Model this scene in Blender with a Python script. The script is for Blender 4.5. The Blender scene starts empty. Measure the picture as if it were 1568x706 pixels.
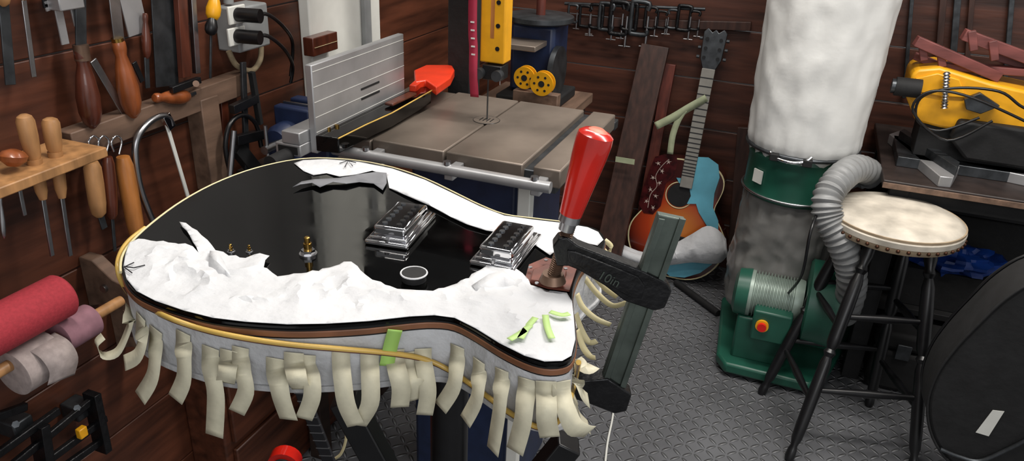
import bpy, bmesh, math, random
from mathutils import Vector, Matrix, noise, geometry
random.seed(7)
V=Vector
# ---------------- camera calibration (photo measured at 1568x706, focal 1185) -------------
FS=1185.0; CX,CY=784.0,353.0
YAW,PITCH,ROLL=math.radians(20),math.radians(25),math.radians(2.5)
C=V((0,0,1.40)); Z=V((0,0,1))
f0=V((-math.sin(YAW),math.cos(YAW),0)); r0=V((math.cos(YAW),math.sin(YAW),0))
fwd=f0*math.cos(PITCH)-Z*math.sin(PITCH); up1=Z*math.cos(PITCH)+f0*math.sin(PITCH)
RT=r0*math.cos(ROLL)+up1*math.sin(ROLL); UP=up1*math.cos(ROLL)-r0*math.sin(ROLL)
def ray(u,v): return fwd+RT*((u-CX)/FS)-UP*((v-CY)/FS)
def pz(u,v,z): d=ray(u,v); return C+d*((z-C.z)/d.z)
def pX(u,v,x): d=ray(u,v); return C+d*((x-C.x)/d.x)
def pY(u,v,y): d=ray(u,v); return C+d*((y-C.y)/d.y)
def pf(u,v,f): d=ray(u,v); return C+d*(f/d.dot(f0))
def fw(p): return (p-C).dot(f0)
sc=bpy.context.scene
cam=bpy.data.cameras.new('camera'); co=bpy.data.objects.new('camera',cam); sc.collection.objects.link(co)
cam.lens=36*1889/2500; cam.sensor_width=36; cam.clip_start=.05
co.matrix_world=Matrix(((RT.x,UP.x,-fwd.x,C.x),(RT.y,UP.y,-fwd.y,C.y),(RT.z,UP.z,-fwd.z,C.z),(0,0,0,1)))
sc.camera=co
sc.view_settings.view_transform='Standard'

# ---------------- materials ----------------
def hx(h,a=1):
    h=h.lstrip('#'); c=[int(h[i:i+2],16)/255 for i in (0,2,4)]
    return tuple([(x/12.92 if x<=.04045 else ((x+.055)/1.055)**2.4) for x in c]+[a])
def M(name,col,rough=.5,metal=0,var=.25,scale=25,bump=0,bscale=None,stretch=(1,1,1),col2=None,alpha=1,coat=0,trans=0,detail=4,bdist=.01):
    m=bpy.data.materials.new(name); m.use_nodes=True; nt=m.node_tree; N=nt.nodes; L=nt.links
    b=N['Principled BSDF']; c=hx(col)
    tc=N.new('ShaderNodeTexCoord'); mp=N.new('ShaderNodeMapping'); mp.inputs['Scale'].default_value=stretch
    L.new(tc.outputs['Object'],mp.inputs[0])
    nz=N.new('ShaderNodeTexNoise'); nz.inputs['Scale'].default_value=scale; nz.inputs['Detail'].default_value=detail
    L.new(mp.outputs[0],nz.inputs['Vector'])
    cr=N.new('ShaderNodeValToRGB'); L.new(nz.outputs['Fac'],cr.inputs[0])
    cr.color_ramp.elements[0].position=.32; cr.color_ramp.elements[1].position=.68
    if col2: c1=hx(col2)
    else: c1=tuple([min(1,x*(1+var)) for x in c[:3]]+[1])
    c0=c if col2 else tuple([x*(1-var) for x in c[:3]]+[1])
    cr.color_ramp.elements[0].color=c0; cr.color_ramp.elements[1].color=c1
    L.new(cr.outputs[0],b.inputs['Base Color'])
    b.inputs['Roughness'].default_value=rough; b.inputs['Metallic'].default_value=metal
    b.inputs['Coat Weight'].default_value=coat; b.inputs['Alpha'].default_value=alpha
    b.inputs['Transmission Weight'].default_value=trans
    if bump:
        n2=N.new('ShaderNodeTexNoise'); n2.inputs['Scale'].default_value=bscale or scale; n2.inputs['Detail'].default_value=5
        L.new(mp.outputs[0],n2.inputs['Vector'])
        bp=N.new('ShaderNodeBump'); bp.inputs['Strength'].default_value=bump; bp.inputs['Distance'].default_value=bdist
        L.new(n2.outputs['Fac'],bp.inputs['Height']); L.new(bp.outputs[0],b.inputs['Normal'])
    return m
m_wallL=M('stained_plank_left','#4f2b1c',.42,var=.6,scale=3,bump=.15,stretch=(8,1,10),detail=8)
m_wallB=M('stained_plank_back','#46271c',.45,var=.6,scale=3,bump=.15,stretch=(1,8,10),detail=8)
m_wallU=M('upper_wall_reflection_grey','#6b6a69',.7,var=.15,scale=3,detail=8)  # made-up grey for the unseen upper wall, tones the reflections
m_oldwood=M('old_wood','#6b5445',.6,var=.4,scale=6,stretch=(6,1,6),bump=.15,detail=8)
m_benchd=M('dark_bench_wood','#2b1d16',.6,var=.4,scale=6,stretch=(6,1,6))
m_wood=M('wood_tan','#a97c50',.45,var=.35,scale=12,stretch=(4,4,1),detail=7)
m_handle=M('handle_brown','#8a4a26',.3,var=.4,scale=10,stretch=(5,5,1),coat=.3,detail=7)
m_handle2=M('handle_dark','#54291b',.3,var=.4,scale=10,stretch=(5,5,1),coat=.3,detail=7)
m_handle3=M('handle_orange','#b0713a',.3,var=.35,scale=10,stretch=(5,5,1),coat=.3,detail=7)
m_plank=M('plank_dark','#38221b',.5,var=.45,scale=8,stretch=(8,8,1),detail=8)
m_plankr=M('plank_red','#5c2a20',.5,var=.4,scale=8,stretch=(8,8,1),detail=8)
m_caul=M('caul_red_wood','#74403c',.55,var=.35,scale=8,stretch=(1,6,6),detail=8)
m_steel=M('steel','#a9a9ab',.3,1,var=.2)
m_chrome=M('chrome','#e4e4e6',.07,1,var=.05)
m_dsteel=M('dark_steel','#4c4f52',.4,.8,var=.35,scale=30,bump=.05)
m_bar=M('clamp_bar_steel','#59625c',.42,.6,var=.3,scale=30,bump=.08,detail=8)
m_blkiron=M('cast_black_iron','#141416',.35,.3,var=.5,scale=60,bump=.15,bscale=120)
m_alu=M('aluminium','#b0b0b1',.38,.6,var=.12,scale=15)
m_iron=M('cast_iron_table','#7b7066',.36,.4,var=.34,scale=6,detail=10)
m_black=M('black_paint','#0e0e10',.35,var=.4)
m_blackm=M('black_matte','#121213',.75,var=.4,bump=.1,bscale=60)
m_brass=M('brass','#b08d4a',.25,1,var=.15)
m_gray=M('grey_plastic','#8d8f8f',.5,var=.1)
m_dgray=M('machine_grey_enamel','#3c3d3f',.4,var=.1)
m_white=M('white_paint','#d9d9d2',.5,var=.04)
m_red=M('red_lacquer','#c41d10',.24,var=.25,scale=16,coat=.6,detail=8)
m_redworn=M('worn_handle_end','#c9735a',.5,var=.3,scale=60)
m_orange=M('red_orange_plastic','#d4381c',.35,var=.1)
m_yellow=M('yellow_paint','#e6a41a',.35,var=.1)
m_green=M('green_paint','#1d5141',.38,var=.15,scale=12)
m_greenp=M('pale_green_tape','#a2cc68',.6,var=.08)
m_greenq=M('thin_green_tape','#b9d889',.6,var=.1)
m_blue=M('blue_paint','#1c2845',.4,var=.25)
m_tarp=M('blue_tarp','#143a86',.4,var=.3,bump=.4,bscale=15)
m_tape=M('masking_tape','#d8d2b8',.65,var=.10,scale=60,bump=.08,alpha=.95)
m_paper=M('white_paper','#d3d4d6',.7,var=.07,bump=.9,bscale=30,scale=14,detail=8,bdist=.005,alpha=.95)
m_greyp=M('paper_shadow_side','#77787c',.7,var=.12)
m_side=M('side_masking_paper','#bfc0c2',.6,var=.2,scale=16,bump=.9,bscale=26,detail=9,bdist=.01)
m_bag=M('dust_bag_cloth','#d6d6d3',.85,var=.05,scale=9,bump=.25,bscale=12)
m_clear=M('clear_plastic_bag','#7b7a77',.28,var=.25,scale=6,bump=.6,bscale=7,alpha=.8)
m_hose=M('grey_hose','#818282',.45,var=.12)
m_leather=M('stool_leather','#c4bcae',.5,var=.28,scale=14,bump=.1,detail=10)
m_rim=M('stool_rim','#a08d74',.6,var=.2)
m_nail=M('nail','#4d3020',.4,.6,var=.2)
m_edge=M('brown_edge_binding','#7d5238',.45,var=.3)
m_cream=M('cream_binding','#cfab58',.3,var=.15)
m_cream2=M('pale_binding','#d8cc9f',.4,var=.05)
m_burst2=M('sunburst_edge','#43130d',.25,var=.2,coat=.5)
m_ltblue=M('light_blue_tape','#62abc0',.6,var=.25,scale=8,detail=8)
m_fret=M('fretboard_masked','#8b8881',.5,var=.12)
m_pinkr=M('red_sandpaper','#a5303a',.85,var=.12,scale=200,bump=.1,bscale=300)
m_mauve=M('mauve_sandpaper','#8e6670',.85,var=.15,scale=60)
m_greige=M('grey_sandpaper','#a79a96',.85,var=.18,scale=80)
m_tag=M('red_tag','#9c1f3a',.6,var=.15)
m_pocket=M('neck_pocket_wood','#66362a',.5,var=.5,scale=30)
m_rope=M('beige_cord','#8f7f64',.8,var=.2,scale=80)
m_ceil=M('ceiling_boards','#77767a',.8,var=.2,scale=3)
m_ink=M('ink','#15151a',.6,var=.1)
m_redbtn=M('red_button','#d41818',.3,var=.05)
m_screw=M('rusty_screw','#6e5748',.42,.6,var=.3)
m_pg=M('pale_green_paper_tape','#a3aa8a',.7,var=.15)
# glossy black lacquer with dust / smears
m_lac=M('black_lacquer','#020202',.10,var=.4,scale=14,stretch=(1,5,1),coat=.0,detail=8)
nt=m_lac.node_tree; bs=nt.nodes['Principled BSDF']; bs.inputs['IOR'].default_value=1.55
nn=nt.nodes.new('ShaderNodeTexNoise'); nn.inputs['Scale'].default_value=7; nn.inputs['Detail'].default_value=10
rr=nt.nodes.new('ShaderNodeMapRange'); rr.inputs['From Min'].default_value=.42; rr.inputs['From Max'].default_value=.70
rr.inputs['To Min'].default_value=.015; rr.inputs['To Max'].default_value=.16
nt.links.new(nn.outputs['Fac'],rr.inputs['Value']); nt.links.new(rr.outputs[0],bs.inputs['Roughness'])
# diamond plate floor
m_floor=M('diamond_plate_floor','#646568',.40,.2,var=.3,scale=4,detail=10)
nt=m_floor.node_tree; N=nt.nodes; L=nt.links; bs=N['Principled BSDF']
def mth(op,a,b=None,c=None):
    n=N.new('ShaderNodeMath'); n.operation=op
    for i,x in enumerate((a,b,c)):
        if x is None: continue
        if isinstance(x,(int,float)): n.inputs[i].default_value=x
        else: L.new(x,n.inputs[i])
    return n.outputs[0]
tc=N.new('ShaderNodeTexCoord'); sx=N.new('ShaderNodeSeparateXYZ'); L.new(tc.outputs['Object'],sx.inputs[0])
px=mth('MULTIPLY',sx.outputs[0],36); py=mth('MULTIPLY',sx.outputs[1],36)
par=mth('FLOORED_MODULO',mth('ADD',mth('FLOOR',px),mth('FLOOR',py)),2)
qx=mth('SUBTRACT',mth('FRACT',px),.5); qy=mth('SUBTRACT',mth('FRACT',py),.5)
sg=mth('SUBTRACT',mth('MULTIPLY',par,2),1); qys=mth('MULTIPLY',qy,sg)
a=mth('ADD',qx,qys); b=mth('SUBTRACT',qx,qys)
e=mth('ADD',mth('POWER',mth('ABSOLUTE',mth('DIVIDE',a,.78)),2),mth('POWER',mth('ABSOLUTE',mth('DIVIDE',b,.26)),2))
h=mth('MAXIMUM',mth('SUBTRACT',1,e),0)
bp=N.new('ShaderNodeBump'); bp.inputs['Strength'].default_value=1; bp.inputs['Distance'].default_value=.012
L.new(h,bp.inputs['Height']); L.new(bp.outputs[0],bs.inputs['Normal'])
mx_=N.new('ShaderNodeMix'); mx_.data_type='RGBA'; src=bs.inputs['Base Color'].links[0].from_socket
L.new(mth('MULTIPLY',mth('MINIMUM',mth('MULTIPLY',h,2),1),.5),mx_.inputs[0]); L.new(src,mx_.inputs[6]); mx_.inputs[7].default_value=hx('#a0a1a2'); L.new(mx_.outputs[2],bs.inputs['Base Color'])

# ---------------- geometry helpers ----------------
def E(name,loc=(0,0,0)):
    o=bpy.data.objects.new(name,None); o.empty_display_size=.05; o.location=loc; sc.collection.objects.link(o); return o
def mk(par,name,vs,fs,mat,smooth=True,bev=0,ang=35,solid=0):
    vs=[V(v) for v in vs]; c=V((0,0,0))
    for v in vs: c+=v
    c/=len(vs)
    me=bpy.data.meshes.new(name); me.from_pydata([v-c for v in vs],[],fs)
    bm=bmesh.new(); bm.from_mesh(me); bmesh.ops.recalc_face_normals(bm,faces=bm.faces); bm.to_mesh(me); bm.free()
    if smooth: me.shade_smooth(); me.set_sharp_from_angle(angle=math.radians(ang))
    me.materials.append(mat)
    o=bpy.data.objects.new(name,me); sc.collection.objects.link(o); o.location=c
    if par is not None:
        o.parent=par; o.matrix_parent_inverse=Matrix.Translation(-par.location)
    if bev:
        b=o.modifiers.new('bevel','BEVEL'); b.width=bev; b.segments=2; b.limit_method='ANGLE'
    if solid:
        s=o.modifiers.new('solid','SOLIDIFY'); s.thickness=solid
    return o
BF=[(0,1,2,3),(4,7,6,5),(0,4,5,1),(1,5,6,2),(2,6,7,3),(3,7,4,0)]
def boxv(c,ax,ay,az):
    return [c-ax-ay-az,c+ax-ay-az,c+ax+ay-az,c-ax+ay-az,c-ax-ay+az,c+ax-ay+az,c+ax+ay+az,c-ax+ay+az]
def box(par,name,c,s,mat,bev=.002,yaw=0):
    c=V(c); R=Matrix.Rotation(yaw,3,'Z')
    return mk(par,name,boxv(c,R@V((s[0]/2,0,0)),R@V((0,s[1]/2,0)),V((0,0,s[2]/2))),BF,mat,bev=bev)
def box2(par,name,a,b,mat,bev=.002):
    a=V(a);b=V(b); return box(par,name,(a+b)/2,[abs(x) for x in (b-a)],mat,bev)
def boxes(par,name,lst,mat,bev=.002):
    vs=[];fs=[]
    for c,s in lst:
        k=len(vs); vs+=boxv(V(c),V((s[0]/2,0,0)),V((0,s[1]/2,0)),V((0,0,s[2]/2))); fs+=[tuple(i+k for i in f) for f in BF]
    return mk(par,name,vs,fs,mat,bev=bev)
def beam(par,name,p0,p1,w,h,mat,up=Z,bev=.002):
    d=(p1-p0); ax=d/2; dn=d.normalized(); s=dn.cross(up).normalized(); u=s.cross(dn)
    return mk(par,name,boxv((p0+p1)/2,ax,s*w/2,u*h/2),BF,mat,bev=bev)
def frame(d):
    d=d.normalized(); a=V((0,0,1)) if abs(d.z)<.9 else V((1,0,0)); s=d.cross(a).normalized(); return s,s.cross(d)
def lathe(par,name,p0,p1,prof,mat,seg=20,cap=True):
    p0=V(p0);p1=V(p1); s,u=frame(p1-p0); vs=[];fs=[]
    for t,r in prof:
        c=p0+(p1-p0)*t
        for i in range(seg):
            a=2*math.pi*i/seg; vs.append(c+s*r*math.cos(a)+u*r*math.sin(a))
    n=len(prof)
    for j in range(n-1):
        for i in range(seg):
            k=(i+1)%seg; fs.append((j*seg+i,j*seg+k,(j+1)*seg+k,(j+1)*seg+i))
    if cap: fs.append(tuple(range(seg))); fs.append(tuple((n-1)*seg+i for i in range(seg)))
    return mk(par,name,vs,fs,mat)
def cyl(par,name,p0,p1,r,mat,r1=None,seg=20): return lathe(par,name,p0,p1,[(0,r),(1,r if r1 is None else r1)],mat,seg)
def cr(pts,n=6,closed=False):
    out=[]; m=len(pts)
    g=(lambda i: pts[i%m]) if closed else (lambda i: pts[max(0,min(m-1,i))])
    for i in range(m if closed else m-1):
        a,b,c,d=g(i-1),g(i),g(i+1),g(i+2)
        for k in range(n):
            t=k/n; out.append(.5*((2*b)+(c-a)*t+(2*a-5*b+4*c-d)*t*t+(3*b-a-3*c+d)*t**3))
    if not closed: out.append(pts[-1])
    return out
def tube(par,name,pts,r,mat,seg=8,sm=0,closed=False,rf=None):
    pts=[V(p) for p in pts]
    if sm: pts=cr(pts,sm,closed)
    n=len(pts); vs=[];fs=[]; s=None
    for j,p in enumerate(pts):
        if closed: t=pts[(j+1)%n]-pts[j-1]
        else: t=pts[min(n-1,j+1)]-pts[max(0,j-1)]
        if t.length<1e-9: t=Z.copy()
        t.normalize()
        if s is None: s,_=frame(t)
        s=(s-t*s.dot(t)).normalized(); u=t.cross(s)
        rr_=rf(j) if rf else r
        for i in range(seg):
            a=2*math.pi*i/seg; vs.append(p+s*rr_*math.cos(a)+u*rr_*math.sin(a))
    for j in range(n if closed else n-1):
        for i in range(seg):
            k=(i+1)%seg; q=(j+1)%n; fs.append((j*seg+i,j*seg+k,q*seg+k,q*seg+i))
    if not closed: fs.append(tuple(range(seg))); fs.append(tuple((n-1)*seg+i for i in range(seg)))
    return mk(par,name,vs,fs,mat,ang=50)
def prism(par,name,pts,ext,mat,bev=0,smooth=True):
    n=len(pts); ext=V(ext); vs=[V(p) for p in pts]+[V(p)+ext for p in pts]
    fs=[tuple(range(n)),tuple(range(2*n-1,n-1,-1))]+[(i,(i+1)%n,(i+1)%n+n,i+n) for i in range(n)]
    return mk(par,name,vs,fs,mat,bev=bev,smooth=smooth)
def ribbon(par,name,pts,w,wd,mat,sm=5,twist=0,thick=.0006):
    pts=cr([V(p) for p in pts],sm); n=len(pts); vs=[];fs=[]
    for j,p in enumerate(pts):
        t=(pts[min(n-1,j+1)]-pts[max(0,j-1)]).normalized(); d=(wd-t*wd.dot(t)).normalized()
        d=Matrix.Rotation(twist*j/n,3,t)@d
        vs+=[p-d*w/2,p+d*w/2]
    fs=[(2*j,2*j+1,2*j+3,2*j+2) for j in range(n-1)]
    return mk(par,name,vs,fs,mat,ang=80,solid=thick)
def sheet(par,name,poly,mat,res,hfun,solid=.0004,ang=28):
    P2=[V((p.x,p.y)) for p in poly]; n=len(P2); z0=poly[0].z
    def inside(q):
        c=False
        for i in range(n):
            a,b=P2[i],P2[i-1]
            if (a.y>q.y)!=(b.y>q.y) and q.x<(b.x-a.x)*(q.y-a.y)/(b.y-a.y)+a.x: c=not c
        return c
    pts=list(P2); x0=min(p.x for p in P2);x1=max(p.x for p in P2);y0=min(p.y for p in P2);y1=max(p.y for p in P2)
    x=x0
    while x<x1:
        y=y0
        while y<y1:
            q=V((x+random.uniform(-.3,.3)*res,y+random.uniform(-.3,.3)*res))
            if inside(q): pts.append(q)
            y+=res
        x+=res
    r=geometry.delaunay_2d_cdt(pts,[],[list(range(n))],1,1e-6)
    vs=[V((p.x,p.y,z0+hfun(p))) for p in r[0]]
    return mk(par,name,vs,[tuple(f) for f in r[2]],mat,smooth=True,ang=ang,solid=solid)
def blobs(par,name,pts,r,mat):
    vs=[];fs=[]
    for p in pts:
        k=len(vs); R=6
        vs.append(p+Z*r); 
        for j in (1,2,3):
            for i in range(R):
                a=2*math.pi*i/R; ph=math.pi*j/4; vs.append(p+V((math.sin(ph)*math.cos(a),math.sin(ph)*math.sin(a),math.cos(ph)))*r)
        vs.append(p-Z*r)
        for i in range(R):
            q=(i+1)%R; fs.append((k,k+1+i,k+1+q)); fs.append((k+1+3*R,k+1+2*R+q,k+1+2*R+i))
            for j in (0,1): fs.append((k+1+j*R+i,k+1+(j+1)*R+i,k+1+(j+1)*R+q,k+1+j*R+q))
    return mk(par,name,vs,fs,mat,ang=80)

# ---------------- room ----------------
XL=-1.12; YB=2.86; XR=1.9; YF=-1.2; ZC=2.5; ZW=.184*7
box2(None,'floor',(XL-.05,YF,-.05),(XR,YB+.05,0),m_floor,0)
wl=E('wall_left',(XL,0,0)); wbk=E('wall_back',(0,YB,0))
boxes(wl,'planks',[((XL-.012,(YF+YB)/2,.184*k+.092),(.024,YB-YF,.1815)) for k in range(7)],m_wallL,.002)
boxes(wbk,'planks',[(((XL+XR)/2,YB+.012,.184*k+.092),(XR-XL,.024,.1805)) for k in range(7)],m_wallB,.002)
box2(wl,'upper_reflection_grey',(XL-.024,YF,ZW),(XL,YB,ZC),m_wallU,0)  # upper wall out of view, grey added for what the lacquer mirrors
box2(wbk,'upper_reflection_grey',(XL,YB,ZW),(XR,YB+.024,ZC),m_wallU,0)
box2(None,'ceiling',(XL-.05,YF,ZC),(XR,YB+.05,ZC+.04),m_ceil,0)
def lw(u,v,o=.03): return pX(u,v,XL+o)
def bw(u,v,o=.03): return pY(u,v,YB-o)
us=E('added_reflection_shelf',(-.3,YB,1.75)); box2(us,'board',(-1.0,YB-.18,1.74),(.9,YB-.001,1.76),m_oldwood)  # unseen shelf, added to give the black top something to mirror
for k in range(3): box2(us,'bracket_%d'%k,(-.9+.85*k,YB-.15,1.62),(-.88+.85*k,YB-.001,1.74),m_benchd)
for k in range(11):  # added clutter on the unseen shelf, there to be mirrored
    x=-.93+.165*k+random.uniform(-.02,.02); w_=random.uniform(.06,.12); hh_=random.uniform(.08,.26)
    if k%3==1: cyl(us,'tin_%d'%k,V((x+.05,YB-.1,1.76)),V((x+.05,YB-.1,1.76+hh_)),w_/2,[m_dgray,m_steel,m_white][k%3])
    else: box2(us,'carton_%d'%k,(x,YB-.16,1.76),(x+w_,YB-.02,1.76+hh_),[m_blackm,m_dgray,m_white,m_benchd][k%4])
for k in range(8):  # unseen hanging tools, added for mirrored patterns
    x=-.95+.24*k; cyl(us,'reflection_rod_%d'%k,V((x,YB-.03,1.36)),V((x,YB-.03,1.70)),.010,m_dsteel); box2(us,'reflection_head_%d'%k,(x-.03,YB-.045,1.62),(x+.03,YB-.015,1.66),m_blackm)

# ---------------- hollow guitar body ----------------
GZ=1.04; TH=.068
OUT=[(927,366),(918,353),(900,346),(865,340),(815,334),(772,328),(735,314),(700,297),(650,273),(600,256),(550,246),(500,242),(464,243),(425,249),(376,262),(326,282),(282,306),(245,332),(210,362),(191,386),(186,408),(191,430),(207,449),(238,465),(282,480),(326,491),(376,497),(440,501),(500,500),(565,496),(627,489),(665,487),(696,491),(728,507),(765,530),(803,549),(834,558),(862,557),(877,547),(883,520),(881,490),(877,460),(880,435),(890,412),(905,395),(922,382)]
G=[pz(u,v,GZ) for u,v in OUT]; G=cr(G,3,True)
gc=sum(G,V((0,0,0)))/len(G)
gb=E('hollow_guitar_body',gc)
def off(P,d):
    n=len(P); o=[]
    A=sum(P[i-1].x*P[i].y-P[i].x*P[i-1].y for i in range(n)); s=1 if A>0 else -1
    for i in range(n):
        t=(P[(i+1)%n]-P[i-1]); t.z=0; t.normalize(); o.append(P[i]+V((t.y,-t.x,0))*d*s)
    return o
def shell(name,z0,z1,d,mat,bev=0): 
    return prism(gb,name,[V((p.x,p.y,z1)) for p in off(G,d)],(0,0,z0-z1),mat,bev)
shell('top_plate',GZ-.003,GZ,-.001,m_lac)
shell('top_edge_dark',GZ-.0042,GZ-.003,.0002,m_black)
shell('top_edge_binding',GZ-.0105,GZ-.0042,.0008,m_edge,.001)
shell('side_dark_line',GZ-.012,GZ-.0105,-.0004,m_black)
shell('side',GZ-TH+.006,GZ-.012,-.001,m_side)
shell('back_plate',GZ-TH,GZ-TH+.006,.0015,m_side,.001)
tube(gb,'edge_binding',[p+V((0,0,-.001)) for p in off(G,.0012)[9:62]],.0014,m_cream2)
def seg_info(p):
    best=None; n=len(G); ins=False
    for i in range(n):
        a,b=G[i-1],G[i]; ab=V((b.x-a.x,b.y-a.y)); ap=V((p.x-a.x,p.y-a.y)); t=max(0,min(1,ap.dot(ab)/max(ab.dot(ab),1e-12)))
        d=(ap-ab*t).length
        if best is None or d<best[0]: best=(d,ab.normalized())
        if (a.y>p.y)!=(b.y>p.y) and p.x<(b.x-a.x)*(p.y-a.y)/(b.y-a.y)+a.x: ins=not ins
    return (-best[0] if ins else best[0]),best[1]
def on_side(u,v,g=.005,zlo=GZ-TH+.003):
    best=None; z=GZ-.002
    while z>zlo:
        p=pz(u,v,z); sd,t=seg_info(p); e=abs(sd-g)
        if best is None or e<best[0]: best=(e,p,t)
        z-=.0015
    return best[1],V((best[2].x,best[2].y,0))
LB0=[pz(u,v,z_) for u,v,z_ in [(222,349,GZ-.002),(198,368,GZ-.003),(184,388,GZ-.005),(180,410,GZ-.008)]]
LB=[(188,436),(208,460),(248,482),(300,501),(360,515),(440,527),(520,534),(600,541),(650,550),(690,568),(730,595),(770,625),(808,648),(835,655),(855,645),(870,620),(880,585),(886,555)]
lbp=LB0+[on_side(u,v,.004,GZ-TH-.01)[0] for u,v in LB]
tube(gb,'loose_binding',lbp,.0024,m_cream,sm=5)
tube(gb,'loose_binding_dark_edge',[p-Z*.0026 for p in lbp],.0010,m_handle2,sm=5)
# paper masks
Z1=GZ+.0012
PN=[(198,372),(212,366),(240,371),(284,376),(304,388),(291,364),(275,342),(302,356),(318,371),(330,384),(350,392),(376,396),(398,390),(413,396),(404,412),(425,424),(450,420),(470,421),(488,416),(505,411),(520,407),(538,404),(552,416),(570,429),(590,438),(620,444),(650,446),(680,442),(700,436),(722,422),(745,410),(768,402),(785,414),(800,420),(812,440),(840,447),(868,449),(876,462),(879,490),(881,520),(875,545),(861,553),(834,554),(803,545),(765,526),(728,503),(696,487),(665,483),(627,485),(565,492),(500,496),(440,497),(376,493),(326,487),(282,476),(238,461),(209,446),(194,428),(189,408),(192,390)]
NT=34
PF=[(464,245),(500,244),(550,248),(600,258),(650,275),(700,299),(735,316),(772,330),(815,336),(865,342),(900,348),(916,355),(924,367),(915,376),(888,372),(865,378),(842,392),(822,378),(806,362),(775,357),(745,355),(715,346),(690,334),(660,318),(620,300),(596,288),(592,268),(570,262),(545,270),(520,272),(500,265),(480,268),(465,262),(450,250)]
def jag(P,a):
    out=[]
    for i in range(len(P)-1):
        p=V(P[i]+(0,)); q=V(P[(i+1)]+(0,)); n=max(1,int((q-p).length/8))
        for k in range(n):
            r=p.lerp(q,k/n); w=a if k else 0; out.append((r.x+random.uniform(-w,w),r.y+random.uniform(-w,w)*.7))
    return out
def rid(q): return max(0,1-abs(noise.noise(q))*4.2)
near=jag(PN[:NT],3.4)+PN[NT-1:]
torn=[pz(u,v,Z1) for u,v in jag(PN[:NT],0)]
def hf_near(p):
    w=min(1,max(0,-seg_info(p)[0]-.004)/.03); q=V((p.x*15,p.y*15,3.1))
    dt=min(((t.x-p.x)**2+(t.y-p.y)**2) for t in torn)**.5; w*=.4+.6*min(1,dt/.025)
    return w*(.0046*rid(q)**1.4+.0026*rid(q*2.1+V((9,2,1)))**1.3+.0012*rid(q*4.6))
sheet(gb,'masking_paper_near',[V((p.x,p.y,Z1)) for p in [pz(u,v,Z1) for u,v in near]],m_paper,.0048,hf_near,ang=20)
def hf_far(p):
    q=V((p.x*16,p.y*16,7)); w=min(1,max(0,-seg_info(p)[0]-.004)/.03)
    return w*(.0022*rid(q)+.0010*rid(q*3))
sheet(gb,'masking_paper_far',[pz(u,v,Z1) for u,v in PF],m_paper,.007,hf_far,ang=22)
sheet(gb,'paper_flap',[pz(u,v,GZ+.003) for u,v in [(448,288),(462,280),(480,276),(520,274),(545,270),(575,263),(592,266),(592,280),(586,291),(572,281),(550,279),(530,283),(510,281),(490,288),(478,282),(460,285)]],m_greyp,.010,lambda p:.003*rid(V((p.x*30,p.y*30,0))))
def tongue(nm,base,tip,h):
    P=[pz(u,v,GZ+.001) for u,v in base]; T=[pz(u,v,GZ+.001)+Z*h_ for (u,v),h_ in zip(tip,h)]
    n=len(P); vs=P+[(a+b)/2+Z*.003+V((random.uniform(-.003,.003),random.uniform(-.003,.003),0)) for a,b in zip(P,T)]+T
    fs=[(r*n+i,r*n+i+1,(r+1)*n+i+1,(r+1)*n+i) for r in (0,1) for i in range(n-1)]
    mk(gb,nm,vs,fs,m_paper,ang=15,solid=.0004)
tongue('paper_fold_a',[(320,415),(332,425),(345,428),(360,430)],[(322,388),(335,395),(345,408),(352,422)],[.003,.007,.004,.003])
tongue('paper_fold_c',[(735,460),(755,450),(775,448),(790,450)],[(722,442),(748,430),(770,424),(786,434)],[.003,.007,.007,.004])
for i,q in enumerate([[(797,518),(808,500),(820,486)],[(835,482),(838,500),(845,518)],[(842,477),(860,482),(872,480)],[(780,520),(800,508),(812,498)]]):
    ribbon(gb,'green_tape_%d'%i,[pz(u,v,GZ+.006) for u,v in q],.006,V((1,.3,0)) if i<2 else V((.2,1,0)),m_greenq,thick=.0003)
ribbon(gb,'green_tape_side',[on_side(u,v,.0035)[0] for u,v in [(605,505),(598,530),(592,560)]],.013,on_side(600,530)[1],m_greenp)
for i,q in enumerate([[(190,408),(205,410),(222,406)],[(205,402),(190,409),(202,418)],[(520,250),(532,246),(545,249)],[(528,256),(533,246),(540,254)]]):
    tube(gb,'pen_arrow_%d'%i,[pz(u,v,GZ+.004) for u,v in q],.0006,m_ink,seg=5)
def pickup(nm,a,b):
    a=pz(*a,GZ);b=pz(*b,GZ); c=(a+b)/2; d=(b-a).normalized(); s=d.cross(Z)
    def rect(L_,W_,z): return [c+d*x*L_/2+s*y*W_/2+Z*z for x,y in ((-1,-1),(1,-1),(1,1),(-1,1))]
    prism(gb,nm+'_frame',rect(.09,.048,0),(0,0,.006),m_chrome,.002)
    prism(gb,nm+'_frame_step',rect(.08,.042,.006),(0,0,.003),m_chrome,.0015)
    prism(gb,nm+'_cover',rect(.070,.036,.008),(0,0,.011),m_chrome,.003)
    for r in (-1,1):
        for k in range(6):
            q=c+d*(-.026+.0105*k)+s*r*.008+Z*.019
            cyl(gb,nm+'_pole',q-Z*.001,q+Z*.0012,.0030,m_black if r>0 else m_dsteel,seg=10)
    for x in (-1,1): cyl(gb,nm+'_screw',c+d*x*.041+Z*.006,c+d*x*.041+Z*.009,.003,m_steel,seg=10)
pickup('bridge_pickup',(592,378),(636,330))
pickup('neck_pickup',(757,408),(794,364))
h0=pz(634,428,GZ+.0005); cyl(gb,'control_hole',h0-Z*.0003,h0+Z*.0075,.0118,m_blackm)
tube(gb,'hole_rim',[h0+Z*.0072+V((math.cos(a),math.sin(a),0))*.0125 for a in [i*math.pi/12 for i in range(24)]],.0009,m_paper,closed=True,seg=6)
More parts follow.
